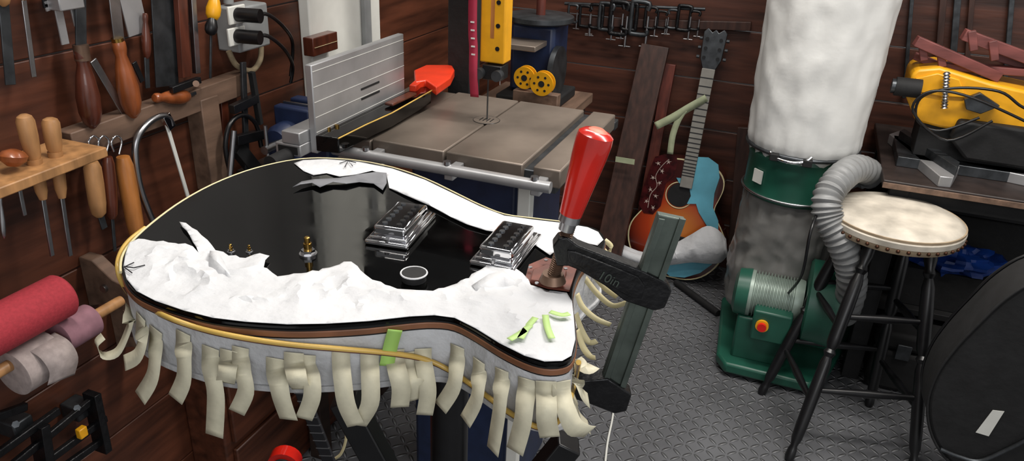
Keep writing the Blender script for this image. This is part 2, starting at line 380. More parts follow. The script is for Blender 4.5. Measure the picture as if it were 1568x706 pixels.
def pot(nm,u,v,s,mat):
    p=pz(u,v,GZ); cyl(gb,nm+'_washer',p,p+Z*.002*s,.009*s,m_steel); cyl(gb,nm+'_nut',p+Z*.002*s,p+Z*.006*s,.007*s,m_chrome,seg=6)
    lathe(gb,nm+'_shaft',p+Z*.006*s,p+Z*.020*s,[(0,.0042*s),(.5,.0042*s),(.52,.003*s),(.95,.003*s),(1,.002*s)],mat,12)
pot('toggle_stud',472,390,1,m_brass); pot('stud_a',354,386,.45,m_brass); pot('stud_b',382,386,.4,m_brass)
prism(gb,'neck_pocket',[pz(u,v,GZ+.003) for u,v in [(803,430),(810,405),(836,394),(884,408),(872,444),(840,440)]],(0,0,-.002),m_pocket)
prism(gb,'neck_pocket_block',[pz(u,v,GZ+.007) for u,v in [(812,428),(816,412),(838,404),(868,414),(862,434)]],(0,0,-.005),m_pocket,.001)
for i,(u,v) in enumerate([(812,410),(822,434),(866,412),(836,399)]): q=pz(u,v,GZ+.007); cyl(gb,'pocket_screw_%d'%i,q,q+Z*.001,.002,m_steel,seg=10)
# tape strips
TS=[[(200,488),(196,505),(180,538),(158,543),(148,527),(158,515)],[(215,500),(218,520),(210,545),(190,556)],[(238,520),(243,548),(240,580),(214,610)],[(280,525),(286,548),(288,582),(268,612)],
[(322,548),(326,575),(334,610),(328,668)],[(368,548),(376,570),(386,600),(362,632)],[(422,565),(424,585),(428,612),(442,643)],[(470,560),(484,580),(486,610),(465,642)],[(522,552),(520,580),(525,620),(545,652)],[(566,555),(573,580),(576,620),(548,652)],
[(605,552),(610,570),(618,595),(612,624)],[(648,550),(654,572),(660,602),(650,636)],[(700,546),(704,570),(702,595),(674,625)],[(733,568),(738,590),(736,615),(712,646)],[(768,582),(769,605),(766,640),(754,692)],[(806,596),(806,620),(804,650),(788,692)],
[(836,600),(836,620),(835,645),(842,670)],[(860,600),(866,625),(880,655),(903,662)],[(880,552),(888,560),(898,566),(908,560)],[(880,575),(886,590),(892,604),(902,614)],[(878,600),(882,620),(888,640),(902,655)],
[(350,552),(350,562),(348,575),(345,586)],[(450,556),(452,570),(455,585),(462,596)],[(628,555),(632,575),(638,590),(640,612)]]
for i,q in enumerate(TS):
    if 1<i<17 or i>20:
        A_,B_=q[0],q[-1]; m=len(q)-1
        q=[(x+(A_[0]+(B_[0]-A_[0])*k/m-x)*.45,y) for k,(x,y) in enumerate(q)]
    p0,t=on_side(*q[0],.002); pt_=on_side(q[0][0],q[0][1]-16,.0012)[0]; f=fw(p0); m=len(q)-1
    pts=[pt_,p0]+[pf(u,v,f-.016*math.sin(math.pi*.8*(k+1)/m)) for k,(u,v) in enumerate(q[1:])]
    ribbon(gb,'tape_strip_%d'%i,pts,random.uniform(.0145,.017),t if t.dot(r0)>0 else -t,m_tape,twist=random.uniform(-.12,.12),thick=.0003)
TR=[[(884,450),(892,470),(912,488),(935,498)],[(895,425),(915,450),(938,468),(960,463)],[(905,415),(925,440),(945,455)],[(882,480),(890,505),(902,524),(914,522)],[(884,505),(892,530),(903,545),(912,548)],[(920,378),(932,395),(930,420),(905,440)],[(926,368),(936,378),(930,392)]]
for i,q in enumerate(TR):
    f=fw(pz(*q[0],GZ-.02)); ribbon(gb,'tape_curl_%d'%i,[pf(u,v,f-.002*k) for k,(u,v) in enumerate(q)],.006,(Z+f0*.5),m_cream2,twist=.8,thick=.0004)

# ---------------- bar clamp ----------------
pad=pz(846,430,GZ+.008); CF=fw(pad); clp=E('bar_clamp',pad)
def pc(u,v): return pf(u,v,CF)
cyl(clp,'swivel_pad',pad,pad+Z*.008,.013,m_screw,.010)
ps,pe=pc(847,424),pc(874,338)
prof=[]; nth=30
for i in range(nth): prof+=[(i/nth,.0064),((i+.5)/nth,.0048)]
lathe(clp,'screw',ps,pe,prof+[(1,.006)],m_screw,14)
lathe(clp,'ferrule',pc(867,352),pc(876,322),[(0,.0075),(.4,.008),(.45,.010),(1,.0095)],m_steel)
lathe(clp,'wood_handle',pc(873,330),pc(915,199),[(0,.008),(.02,.0105),(.2,.0118),(.45,.0138),(.7,.0158),(.88,.0165),(.95,.0158),(.985,.012),(1,.007)],m_red,24)
lathe(clp,'handle_worn_tip',pc(914.6,200.5),pc(915.6,197),[(0,.0095),(1,.006)],m_redworn,24)
th=f0*.016; ARM=[(846,372),(855,360),(868,358),(885,371),(985,410),(1020,428),(1027,440),(1016,466),(1000,470),(955,455),(925,432),(885,408),(870,402),(852,402)]
prism(clp,'sliding_arm',[pc(u,v)-th/2 for u,v in ARM],th,m_blkiron,.0015)
prism(clp,'arm_rib',[pc(u,v)-f0*.0105 for u,v in [(868,376),(880,378),(975,416),(985,430),(980,450),(960,446),(925,424),(885,400),(870,394)]],f0*.004,m_blkiron,.0008)
beam(clp,'bar',pc(1028,330),pc(936,592),.009,.026,m_bar,up=RT,bev=.001)
for s in (-1,1): beam(clp,'bar_groove_lip_%d'%s,pc(1028,331)-f0*.0055+RT*s*.0095,pc(938,588)-f0*.0055+RT*s*.0095,.003,.006,m_bar,up=RT,bev=.0005)
th2=f0*.018
prism(clp,'fixed_arm',[pc(u,v)-th2/2 for u,v in [(862,580),(905,574),(930,572),(966,597),(958,622),(940,626),(905,612),(862,598)]],th2,m_blkiron,.0015)
tx=bpy.data.curves.new('cast_numbers','FONT'); tx.body='10in'; tx.size=.013; tx.extrude=.0004
to=bpy.data.objects.new('cast_numbers',tx); sc.collection.objects.link(to); tx.materials.append(m_bar)
dx=(pc(950,428)-pc(905,408)).normalized(); dy=(dx.cross(f0)*-1).normalized(); dz=-f0
if dy.z<0: dy=-dy
pp=pc(912,417)-f0*.0112
to.matrix_world=Matrix(((dx.x,dy.x,dz.x,pp.x),(dx.y,dy.y,dz.y,pp.y),(dx.z,dy.z,dz.z,pp.z),(0,0,0,1)))
to.parent=clp; to.matrix_parent_inverse=Matrix.Translation(-clp.location)

# ---------------- stand under guitar ----------------
st=V((gc.x+.05,gc.y+.03,0)); stand=E('guitar_work_stand',st)
cyl(stand,'post',st+Z*.03,st+Z*(GZ-TH-.02),.022,m_black)
cyl(stand,'base',st,st+Z*.03,.2,m_black,.17,seg=32)
box(stand,'cradle_plate',st+Z*(GZ-TH-.011),(.22,.16,.02),m_blackm,yaw=YAW)
beam(stand,'brace_a',st+Z*.55,st+Z*.8+r0*.14,.03,.03,m_black); beam(stand,'brace_b',st+Z*.55,st+Z*.85+r0*-.12,.03,.03,m_black)
fb=E('fretboard_blank',pf(480,650,1.0)); a=pf(452,575,1.0); b_=pf(515,735,1.0); b2=a+(b_-a)*((a.z-.012)/(a.z-b_.z))
beam(fb,'board',a,b2,.022,.006,m_ink,up=f0)
nf=int((b2-a).length/.016)
for k in range(1,nf): 
    q=a+(b2-a)*(k/nf); beam(fb,'fret_%d'%k,q-r0*.011-f0*.0035,q+r0*.011-f0*.0035,.002,.002,m_steel,up=f0,bev=0)
tube(None,'beige_cable',[pf(528,640,1.02),pf(530,670,1.02),pf(522,695,1.02),pf(505,712,1.02),pf(490,760,1.02),pf(480,900,1.02)],.0025,m_cream2,sm=5)
q=pf(436,708,1.05); rw=E('red_wheel_on_post',q)  # red wheel, not a lamp; post and base added to stand it
cyl(rw,'red_wheel',q-f0*.012,q+f0*.012,.028,m_red); cyl(rw,'hub',q-f0*.016,q+f0*.016,.018,m_blackm)
cyl(rw,'post',V((q.x,q.y,.02)),q-Z*.02,.010,m_black); cyl(rw,'base',V((q.x,q.y,0)),V((q.x,q.y,.02)),.11,m_black)

# ---------------- left wall tools ----------------
beam(None,'wall_ledge_strip',lw(100,222,.02),lw(372,124,.02),.035,.045,m_oldwood)
def handle(par,nm,a,b,r,mat,o=.04,prof=None):
    a=lw(*a,o);b=lw(*b,o)
    lathe(par,nm,a,b,[(t,r*k) for t,k in (prof or [(0,.45),(.04,.6),(.12,.62),(.2,.5),(.35,.75),(.6,1),(.8,.95),(.93,.7),(1,.25)])],mat,18)
def blade(par,nm,a,b,w,mat,o=.035,t=.003):
    a=lw(*a,o);b=lw(*b,o); beam(par,nm,a,b,t,w,mat,up=V((0,1,0)),bev=.0008)
def tool(name,ha,hb,r,hm,ba=None,bb=None,bwid=.012,bm_=None,o=.04):
    e=E(name,lw(*ha,o)); handle(e,'handle',ha,hb,r,hm,o)
    if ba: blade(e,'blade',ba,bb,bwid,bm_ or m_dsteel,o)
    return e
t1=tool('wood_rasp',(123,72),(142,196),.0185,m_handle2,(122,-60),(124,74),.02); cyl(t1,'ferrule',lw(123,68,.04),lw(127,92,.04),.012,m_screw)
t2=tool('turning_chisel',(180,60),(205,180),.0185,m_handle,(168,-60),(182,62),.022,m_steel); cyl(t2,'ferrule',lw(179,58,.04),lw(184,78,.04),.010,m_brass)
tool('marking_knife',(222,20),(225,90),.008,m_handle2,(224,88),(226,135),.010)
tool('flat_file',(-5,-60),(5,10),.012,m_wood,(5,5),(16,130),.016)
tool('round_file',(30,-60),(36,0),.01,m_wood,(36,0),(52,118),.008,m_steel)
e=E('steel_spreader_clamp',lw(95,20)); blade(e,'bar',(78,-40),(100,68),.014,m_alu); blade(e,'bar_b',(98,-40),(118,40),.010,m_alu); blade(e,'jaw',(68,10),(110,-5),.016,m_alu); blade(e,'screw',(62,-30),(70,12),.008,m_black); box(e,'head',lw(98,-2,.045),(.03,.045,.03),m_alu)
e=E('cabinet_scraper',lw(200,20)); blade(e,'plate',(195,-20),(212,52),.045,m_alu,.03); blade(e,'bluesteel',(142,92),(190,172),.014,m_steel,.03)
e=E('try_square',lw(300,40)); blade(e,'blade',(246,-60),(256,132),.055,m_dsteel,.028); blade(e,'stock',(290,-60),(301,112),.012,m_steel,.045,.01); blade(e,'dark_stock',(272,-60),(283,118),.022,m_handle2,.04,.012)
tool('awl',(236,150),(290,147),.0145,m_handle,(288,147),(300,142),.006)
blade(E('sheet_metal_strip',lw(205,110)),'strip',(205,95),(218,125),.01,m_black,.04)
bk=E('coping_saw_bracket',lw(290,130)); blade(bk,'arm',(262,138),(305,122),.012,m_black,.05,.01); cyl(bk,'knob',lw(300,128,.03),lw(300,128,.06),.006,m_screw)
sh=E('chisel_rack',lw(60,250,.08)); beam(sh,'shelf',lw(-80,302,.075),lw(128,225,.075),.10,.016,m_wood)
def chis(i,ht,hb,lb,bb,r,mat):
    handle(sh,'handle_%d'%i,hb,ht,r,mat,.09,[(0,.7),(.1,.85),(.5,1),(.85,1),(.95,.8),(1,.4)]); handle(sh,'lower_handle_%d'%i,lb,hb,r*.85,mat,.09,[(0,.5),(.2,.8),(1,1)]); blade(sh,'blade_%d'%i,lb,bb,.007,m_steel,.09)
chis(1,(36,175),(52,243),(66,305),(80,392),.0125,m_wood); chis(2,(76,180),(84,232),(95,303),(108,392),.0125,m_wood)
lathe(sh,'awl_knob',lw(20,254,.09),lw(20,228,.09),[(0,.008),(.3,.017),(.6,.019),(.85,.014),(1,.004)],m_handle); blade(sh,'awl_blade',(28,280),(38,330),.006,m_steel,.09)
handle(sh,'handle_3',(0,300),(6,365),.004,m_steel,.08)
hh=E('screwdriver_rack',lw(170,240,.05)); 
for i,(a,b,r,mt) in enumerate([((140,248),(152,332),.0145,m_wood),((164,240),(172,335),.011,m_handle2),((188,240),(212,372),.0155,m_handle3)]): handle(hh,'handle_%d'%i,a,b,r,mt,.05,[(0,.7),(.1,.95),(.4,1),(.75,.95),(.93,.8),(1,.4)])
blade(hh,'tip_a',(154,330),(160,350),.012,m_dsteel,.05); blade(hh,'tip_b',(172,335),(176,385),.006,m_dsteel,.05)
for u in (145,160,180): tube(hh,'hook_%d'%u,[lw(u-6,232,.05),lw(u-10,218,.05),lw(u-2,208,.05),lw(u+6,216,.05),lw(u+2,236,.05)],.002,m_chrome,sm=4)
hs=E('hacksaw',lw(240,260,.05)); tube(hs,'frame',[lw(u,v,.05) for u,v in [(262,192),(258,180),(245,178),(225,190),(210,212),(207,240),(214,285),(228,325),(240,350)]],.006,m_steel,sm=5); blade(hs,'blade',(255,190),(288,302),.008,m_white,.05); blade(hs,'end_clip',(252,176),(262,196),.018,m_chrome,.05,.01)
ofb=E('wood_offcut_block',lw(318,220,.02)); box2(ofb,'board',lw(302,290,.0),lw(334,145,.04),m_oldwood); blade(ofb,'thin_strip',(338,150),(345,285),.02,m_handle2,.012,.02)
oc=E('hanging_f_clamp',lw(375,200,.05)); blade(oc,'bar',(372,95),(378,262),.014,m_dsteel,.05,.006); blade(oc,'jaw_top',(355,168),(392,150),.018,m_black,.06,.014); blade(oc,'jaw_low',(360,215),(402,205),.02,m_black,.06,.016); tube(oc,'hook',[lw(u,v,.06) for u,v in [(352,262),(345,225),(352,190),(372,176),(392,190),(400,225)]],.005,m_black,sm=4); cyl(oc,'screw',lw(358,200,.07),lw(352,270,.07),.006,m_steel); blade(oc,'lever',(385,110),(398,190),.010,m_blackm,.06,.012); blade(oc,'spreader',(362,225),(390,260),.03,m_blackm,.045,.02)
ob=E('outlet_box',lw(358,40,.04)); a=lw(340,78,.01); b_=lw(372,2,.01)
box2(ob,'box',(XL,a.y,a.z),(XL+.055,b_.y+.02,b_.z),m_gray,.004)
for k,(u,v) in enumerate([(362,22),(362,55)]):
    q=lw(u,v,.055); box(ob,'socket_%d'%k,q,(.006,.05,.035),m_white); cyl(ob,'plug_%d'%k,q,q+V((.05,.01,0)),.014,m_black)
    tube(ob,'cable_%d'%k,[q+V((.04,.01,0)),lw(410,v+0,.10),lw(435,v+20,.09),lw(448,v+45,.06),lw(445,110+v*.3,.05)],.004,m_black,sm=5)
tube(ob,'armored_cable',[lw(350,78,.03),lw(362,100,.035),lw(385,108,.035),lw(398,92,.03),lw(400,72,.02)],.006,m_rope,sm=5)
tube(ob,'conduit',[lw(346,-60,.02),lw(350,5,.02)],.010,m_gray)
dr=E('screwdriver',lw(325,10,.06)); handle(dr,'grip',(330,-15),(325,32),.014,m_yellow,.06); handle(dr,'grip_black',(326,20),(322,54),.012,m_black,.062); blade(dr,'shaft',(323,50),(322,120),.005,m_dsteel,.06)
wd=E('door_1',lw(500,40)); a=lw(462,90,0); b_=lw(540,90,0)
box2(wd,'white_jamb',(XL,a.y,.0),(XL+.03,b_.y+.10,2.0),m_white,.004)
box2(wd,'jamb_strip',(XL+.03,b_.y,.0),(XL+.045,b_.y+.03,2.0),m_gray,.003)
a=lw(464,85,.03);b_=lw(500,46,.03); cb=E('small_carton',a); box2(cb,'carton',(XL+.032,a.y,a.z),(XL+.06,b_.y,b_.z),m_handle2,.002); box2(cb,'label',(XL+.06,a.y+.004,a.z+.02),(XL+.062,b_.y-.004,b_.z-.022),m_cream2,.0005)
# rolls
rl=E('sandpaper_roll_holder',lw(90,500,.12)); OX=.12
def roll(nm,a,b,r,mat):
    a=lw(*a,OX);b=lw(*b,OX); b=V((a.x,b.y,(a.z+b.z)/2)); a=V((a.x,a.y,b.z)); lathe(rl,nm,a,b,[(0,r*.3),(0,r*.93),(.02,r),(.98,r),(1,r*.93),(1,r*.3)],mat,32); return a,b
roll('dowel_low',(-80,612),(186,462),.009,m_wood)
roll('red_roll',(-60,520),(98,462),.035,m_pinkr)
roll('mauve_roll',(88,517),(140,490),.027,m_mauve)
roll('grey_roll',(18,572),(78,540),.036,m_greige)
ribbon(rl,'grey_sheet_tail',[lw(62,522,OX+.01),lw(84,535,OX+.035),lw(98,558,OX+.045),lw(94,582,OX+.04)],.05,V((0,1,0)),m_greige)
for i,(u,v) in enumerate([(128,432),(172,500)]):
    q=lw(u,v,0); y=q.y; zz=q.z
    prism(rl,'bracket_%d'%i,[V((XL,y,zz+.05)),V((XL+.03,y,zz+.05)),V((XL+.07,y,zz+.02)),V((XL+.11,y,zz+.012)),V((XL+.14,y,zz-.01)),V((XL+.14,y,zz-.03)),V((XL+.10,y,zz-.04)),V((XL+.04,y,zz-.035)),V((XL,y,zz-.05))],(0,.025,0),m_oldwood,.002)
    cyl(rl,'bolt_%d'%i,V((XL+.05,y-.006,zz+.0)),V((XL+.05,y,zz+.0)),.007,m_steel)
lc=E('bench_bar_clamps',lw(90,650,.03))
for i,(a,b) in enumerate([((10,720),(150,605)),((40,730),(162,640)),((-10,640),(40,622)),((70,735),(165,668)),((-10,700),(90,628))]): beam(lc,'bar_%d'%i,lw(*a,.05),lw(*b,.05),.010,.014,m_blkiron)
blade(lc,'jaw',(60,650),(70,720),.016,m_blkiron,.05,.03); blade(lc,'jaw_b',(140,602),(158,690),.014,m_blkiron,.05,.03); box(lc,'yellow_pad',lw(125,662,.06),(.012,.016,.02),m_yellow)
for i,(u,v) in enumerate([(24,650),(118,625)]): box(lc,'mount_block_%d'%i,lw(u,v,.02),(.04,.035,.03),m_dsteel,.003); cyl(lc,'bolt_%d'%i,lw(u,v,.04),lw(u,v,.052),.006,m_dsteel,seg=6)
tc0=lw(240,560,0)
cbn=E('low_wood_cabinet',V((XL+.15,tc0.y+.3,0)))
box2(cbn,'carcass',(XL+.002,tc0.y+.05,0),(XL+.10,tc0.y+.75,.62),m_wallL,.004)
for k in range(3): box2(cbn,'drawer_front_%d'%k,(XL+.10,tc0.y+.07,.04+.19*k),(XL+.112,tc0.y+.73,.21+.19*k),m_wallL,.003)

# blue vise left of the saw table
q=lw(432,212,.12); vx=XL+.125; vy=q.y
bzt=q.z-.085
wb=E('side_bench',V((XL+.09,vy,0)))
box2(wb,'top',(XL+.005,vy-.02,bzt-.03),(XL+.20,vy+.36,bzt),m_benchd)
for k,dy in enumerate((0,.30)): box2(wb,'leg_%d'%k,(XL+.12,vy+dy,0),(XL+.16,vy+dy+.04,bzt-.03),m_benchd)
bj=E('blue_bench_vise',V((vx,vy,q.z)))
lathe(bj,'body',V((vx,vy-.03,q.z)),V((vx,vy+.12,q.z)),[(0,.026),(.1,.034),(.5,.038),(.9,.034),(1,.026)],m_blue)
box(bj,'jaw',(vx+.01,vy+.03,q.z+.042),(.09,.026,.045),m_blue,.005); box(bj,'jaw_back',(vx+.01,vy+.09,q.z+.042),(.09,.03,.05),m_blue,.005)
box(bj,'jaw_face',(vx+.01,vy+.048,q.z+.055),(.08,.006,.025),m_steel,.001)
box(bj,'foot',(vx,vy+.06,q.z-.06),(.10,.13,.05),m_blue,.006); cyl(bj,'screw',V((vx+.01,vy-.08,q.z)),V((vx+.01,vy,q.z)),.009,m_steel)
cyl(bj,'handle',V((vx+.01,vy-.07,q.z-.05)),V((vx+.01,vy-.07,q.z+.05)),.004,m_steel)

# ---------------- band saw ----------------
TZ=.92
A=pz(572,220,TZ);B=pz(900,262,TZ);Cc=pz(915,170,TZ);D=pz(690,140,TZ)
X0=(A.x+D.x)/2;X1=(B.x+Cc.x)/2;Y0=(A.y+B.y)/2;Y1=(Cc.y+D.y)/2
bs_=E('band_saw',V(((X0+X1)/2,(Y0+Y1)/2,0)))
XW=X0-.13
kx=pz(728,200,TZ).x; mx=pz(862,205,TZ).x
for nm,a,b in (('table_left',X0,kx-.002),('table_mid',kx+.002,mx-.010),('table_right',mx+.010,X1)): box2(bs_,nm,(a,Y0,TZ-.035),(b,Y1,TZ),m_iron,.003)
box2(bs_,'table_under',(X0+.01,Y0+.01,TZ-.05),(X1-.01,Y1-.01,TZ-.012),m_dsteel,.002)
box2(bs_,'wing',(XW,Y0,TZ-.03),(X0-.003,Y1,TZ-.004),m_iron,.003)
ic=pz(745,184,TZ); lathe(bs_,'table_insert',V((ic.x,ic.y,TZ)),V((ic.x,ic.y,TZ+.001)),[(0,.028),(1,.028)],m_iron)
tube(bs_,'table_insert_ring',[V((ic.x+.028*math.cos(a),ic.y+.028*math.sin(a),TZ+.0005)) for a in [i*math.pi/12 for i in range(24)]],.0007,m_black,closed=True,seg=5)
for k in range(4): box(bs_,'insert_slot_%d'%k,(ic.x-.012+.008*k,ic.y,TZ+.0012),(.002,.022,.0006),m_black,0)
tube(bs_,'front_rail',[V((XW-.03,Y0-.055,TZ-.012)),V((X1+.0,Y0-.055,TZ-.012))],.0105,m_alu,seg=16)
for k in range(3): 
    x=X0+.02+k*(X1-X0-.05)/2; box(bs_,'rail_bracket_%d'%k,(x,Y0-.025,TZ-.025),(.018,.05,.02),m_alu)
    cyl(bs_,'rail_bolt_%d'%k,V((x,Y0-.055,TZ-.002)),V((x,Y0-.055,TZ+.004)),.007,m_steel)
box(bs_,'rear_rail',((XW+X1)/2,Y1+.02,TZ-.03),(X1-XW,.03,.02),m_dsteel)
box2(bs_,'cabinet',(X0+.05,Y0+.06,.0),(X1-.10,Y1-.04,TZ-.05),m_blue,.01)
box2(bs_,'white_leg',(X1-.09,Y0+.03,.0),(X1-.065,Y0+.055,TZ-.05),m_white,.002)
bx,by=ic.x,ic.y
zb=pY(757,95,by).z; pw=abs(pY(775,60,by).x-pY(738,60,by).x)
pxm=pY(757,60,by).x
box2(bs_,'guide_post',(pxm-pw/2,by-.012,zb),(pxm+pw/2,by+.03,1.34),m_yellow,.003)
box2(bs_,'guide_post_slot',(pxm-.004,by-.0128,zb+.05),(pxm+.004,by-.0115,1.34),m_handle3,.0)
for i in range(4): cyl(bs_,'rack_hole_%d'%i,V((pxm+.012,by-.0135,zb+.03+.045*i)),V((pxm+.012,by-.0115,zb+.03+.045*i)),.0045,m_black)
box(bs_,'guide_block',(pxm+.004,by,zb-.018),(pw*.8,.04,.03),m_black); 
for s in (-1,1): cyl(bs_,'guide_bearing_%d'%s,V((pxm+s*.02,by-.035,zb-.02)),V((pxm+s*.02,by-.018,zb-.02)),.011,m_dsteel)
box2(bs_,'blade',(bx-.0005,by,TZ),(bx+.0005,by+.006,1.5),m_dsteel,0)
box2(bs_,'upper_post',(pxm-.012,by-.0,1.34),(pxm+.012,by+.02,1.5),m_dgray,.002)
box2(bs_,'upper_wheel_housing',(bx-.30,by-.04,1.46),(bx+.10,by+.10,1.82),m_dgray,.02)
cxx=pY(700,60,Y1+.04).x
box2(bs_,'column',(cxx-.025,Y1+.04,.0),(cxx+.035,Y1+.10,1.5),m_blackm,.004)
box2(bs_,'column_arm',(cxx-.025,by,1.46),(cxx+.035,Y1+.10,1.52),m_blackm,.004)
tg=pY(724,20,by-.03);tb=pY(727,148,by-.03)
ft=E('red_ribbon_tag',tg); ribbon(ft,'ribbon',[V((tg.x,tg.y,1.46)),tg,tg.lerp(tb,.4),tb.lerp(tg,.3)+V((0,-.004,0)),tb],.018,V((1,0,0)),m_tag,thick=.002)
for k in range(9): q=tg.lerp(tb,.1+.095*k); box(ft,'letter_%d'%k,q+V((0,-.003,0)),(.008,.001,.003),m_white,0)
# fence
fx=X0-.055; fe=E('rip_fence',V((fx,Y0,TZ))); zt=pX(470,98,fx).z
fy0=pX(474,190,fx).y; fy1=pX(612,130,fx).y
box2(fe,'base_channel',(fx-.055,fy0-.03,TZ),(fx-.002,fy1,TZ+.022),m_alu,.002)
box2(fe,'base_channel_dark',(fx-.048,fy0-.032,TZ+.004),(fx-.008,fy0-.028,TZ+.018),m_blackm,0)
box2(fe,'base_channel_upper',(fx-.04,fy0-.03,TZ+.022),(fx-.002,fy1,TZ+.045),m_alu,.002)
box2(fe,'face_plate',(fx-.002,fy0,TZ),(fx+.012,fy1,zt),m_alu,.002)
for k in range(5): z_=TZ+.02+(zt-TZ)*(.12+.17*k); box2(fe,'groove_%d'%k,(fx+.0118,fy0+.002,z_),(fx+.0126,fy1-.002,z_+.0008),m_white,0)
for k in (.38,.5): z_=TZ+(zt-TZ)*k; ym=(fy0+fy1)/2; box2(fe,'slot_%d'%int(k*100),(fx+.0118,ym-.01,z_),(fx+.0128,ym+.06,z_+.004),m_blackm,0)
cyl(fe,'lock_knob',V((fx-.03,fy0-.08,TZ+.0)),V((fx-.03,fy0-.03,TZ)),.014,m_blackm)
box(fe,'rail_clamp',V((fx-.03,Y0-.05,TZ-.01)),(.07,.05,.045),m_blue,.004)
NZ=TZ+.035
gn=E('black_guitar_neck',pz(560,175,NZ)); NP=[(478,191),(492,181),(510,177),(545,173),(580,158),(640,133),(655,131),(660,138),(600,172),(560,190),(535,202),(518,211),(482,207)]
prism(gn,'neck_and_headstock',[pz(u,v,NZ) for u,v in NP],(0,0,-.03),m_lac,.002)
tube(gn,'neck_binding',[pz(u,v,NZ+.001) for u,v in [(518,212),(560,191),(600,173),(662,138)]],.0014,m_cream)
for i,(u,v) in enumerate([(500,188),(512,184),(503,198),(516,194)]): q=pz(u,v,NZ); cyl(gn,'tuner_bush_%d'%i,q,q+Z*.004,.004,m_brass)
beam(gn,'strap',pz(595,160,NZ+.006),pz(632,143,NZ+.006),.02,.006,m_handle2)
rb=E('red_feather_board',pz(665,112,TZ+.06)); prism(rb,'plate',[pz(u,v,TZ+.05) for u,v in [(634,107),(652,99),(692,99),(696,106),(690,118),(668,133),(652,122),(636,125)]],(0,0,-.02),m_orange,.003); beam(rb,'handle',pz(650,120,TZ+.04),pz(632,136,TZ+.04),.016,.016,m_orange)
box(rb,'foot',pz(668,118,TZ+.015),(.05,.05,.03),m_dsteel)
# ---------------- spindle sander behind ----------------
SY=2.12; dc=pY(828,22,SY); sp=E('spindle_sander',dc); base=pY(838,155,SY)
lathe(sp,'round_table',V((dc.x,SY,dc.z-.02)),V((dc.x,SY,dc.z)),[(0,.085),(.3,.095),(.9,.095),(1,.09)],m_dsteel,40)
cyl(sp,'spindle',V((dc.x,SY,dc.z)),V((dc.x,SY,dc.z+.1)),.013,m_plankr)
box2(sp,'housing',(dc.x-.07,SY-.05,base.z+.03),(dc.x+.06,SY+.09,dc.z-.02),m_blue,.012)
box2(sp,'tilt_table',(dc.x-.08,SY-.15,dc.z-.075),(dc.x+.04,SY-.05,dc.z-.06),m_iron,.002)
cyl(sp,'disc',V((dc.x+.075,SY-.03,base.z+.10)),V((dc.x+.06,SY-.03,base.z+.10)),.07,m_dsteel,seg=32)
box2(sp,'foot',(dc.x-.09,SY-.1,base.z+.001),(dc.x+.09,SY+.1,base.z+.03),m_blackm,.005)
ss=E('sander_stand',V((dc.x,SY,0))); zz=base.z
box2(ss,'top',(dc.x-.16,SY-.22,zz-.03),(dc.x+.13,SY+.16,zz),m_oldwood,.003)
for sx_ in (-1,1):
    for sy_ in (-1,1): box(ss,'leg_%d%d'%(sx_>0,sy_>0),(dc.x-.01+sx_*.11,SY-.02+sy_*.14,(zz-.03)/2),(.03,.03,zz-.03),m_benchd)
box(ss,'shelf',(dc.x,SY,.4),(.25,.3,.02),m_benchd)
wy=SY-.165
qz=[pY(u,v,wy) for u,v in [(805,118),(836,124)]]
spb=E('spool_rest_block',qz[0]); box2(spb,'block',(qz[0].x-.03,wy-.015,zz),(qz[1].x+.04,wy+.015,min(qz[0].z-.030,qz[1].z-.032)),m_oldwood,.002)
for k,q in enumerate(qz):
    e=E('yellow_fret_wire_spool',q) if k==0 else E('yellow_fret_wire_spool.001',q)
    r=.030+.002*k; q.y=wy-.026*k+.0
    lathe(e,'flanges',q+V((0,-.012,0)),q+V((0,.012,0)),[(0,.008),(0,r),(.15,r),(.15,r*.55),(.85,r*.55),(.85,r),(1,r),(1,.008)],m_yellow,32)
    for j in range(6): a=j*math.pi/3; c_=q+V((math.cos(a)*r*.62,-.0125,math.sin(a)*r*.62)); cyl(e,'hole_%d'%j,c_,c_+V((0,.001,0)),.0035,m_blackm,seg=10)
    cyl(e,'bore',q+V((0,-.013,0)),q+V((0,.013,0)),.0085,m_blackm)
# ---------------- back wall clamps, boards ----------------
beam(None,'wall_batten',bw(860,32,.012),bw(1150,40,.012),.02,.03,m_plank)
ck=E('c_clamp_rack',bw(960,20))
def cclamp(i,u,v,s,fl=1):
    c=bw(u,v,.04)
    pts=[c+V((fl*x*.055*s,0,(z_-1)*.10*s+.0)) for x,z_ in [(.45,.78),(.5,1.0),(-.4,1.02),(-.5,.9),(-.5,.1),(-.4,0),(.45,0),(.5,.15)]]
    tube(ck,'frame_%d'%i,pts,.008*s,m_blkiron if i%3 else m_dsteel,seg=8,sm=3)
    cyl(ck,'screw_%d'%i,c+V((fl*.5*.055*s,0,-.14*s)),c+V((fl*.5*.055*s,0,-.04*s)),.005*s,m_steel,seg=10)
    cyl(ck,'bar_%d'%i,c+V((fl*.5*.055*s-.02*s,0,-.138*s)),c+V((fl*.5*.055*s+.02*s,0,-.138*s)),.0025*s,m_steel,seg=8)
for i,(u,v,s,f_) in enumerate([(878,8,.6,1),(897,10,.7,1),(915,8,.8,-1),(930,6,.9,1),(950,4,1.1,1),(966,6,.9,-1),(982,4,1.1,1),(998,12,.7,1),(1015,18,.55,1),(1032,16,.6,-1),(1050,10,.8,1),(1065,18,.6,1)]): cclamp(i,u,v,s,f_)
cyl(ck,'peg_rail',bw(865,5,.03),bw(1080,14,.03),.006,m_dsteel)
def lean(nm,t,b,w,mat,yt=.05,yb=.32,th=.025):
    T=bw(*t,yt); Bq=bw(*b,yb); d=(T-Bq); Bq=Bq-d*(Bq.z/d.z)+Z*.002; beam(None,nm,Bq,T,th,w,mat,up=V((1,0,0)),bev=.002)
lean('leaning_dark_plank',(1004,70),(945,330),.10,m_plank,.05,.24)
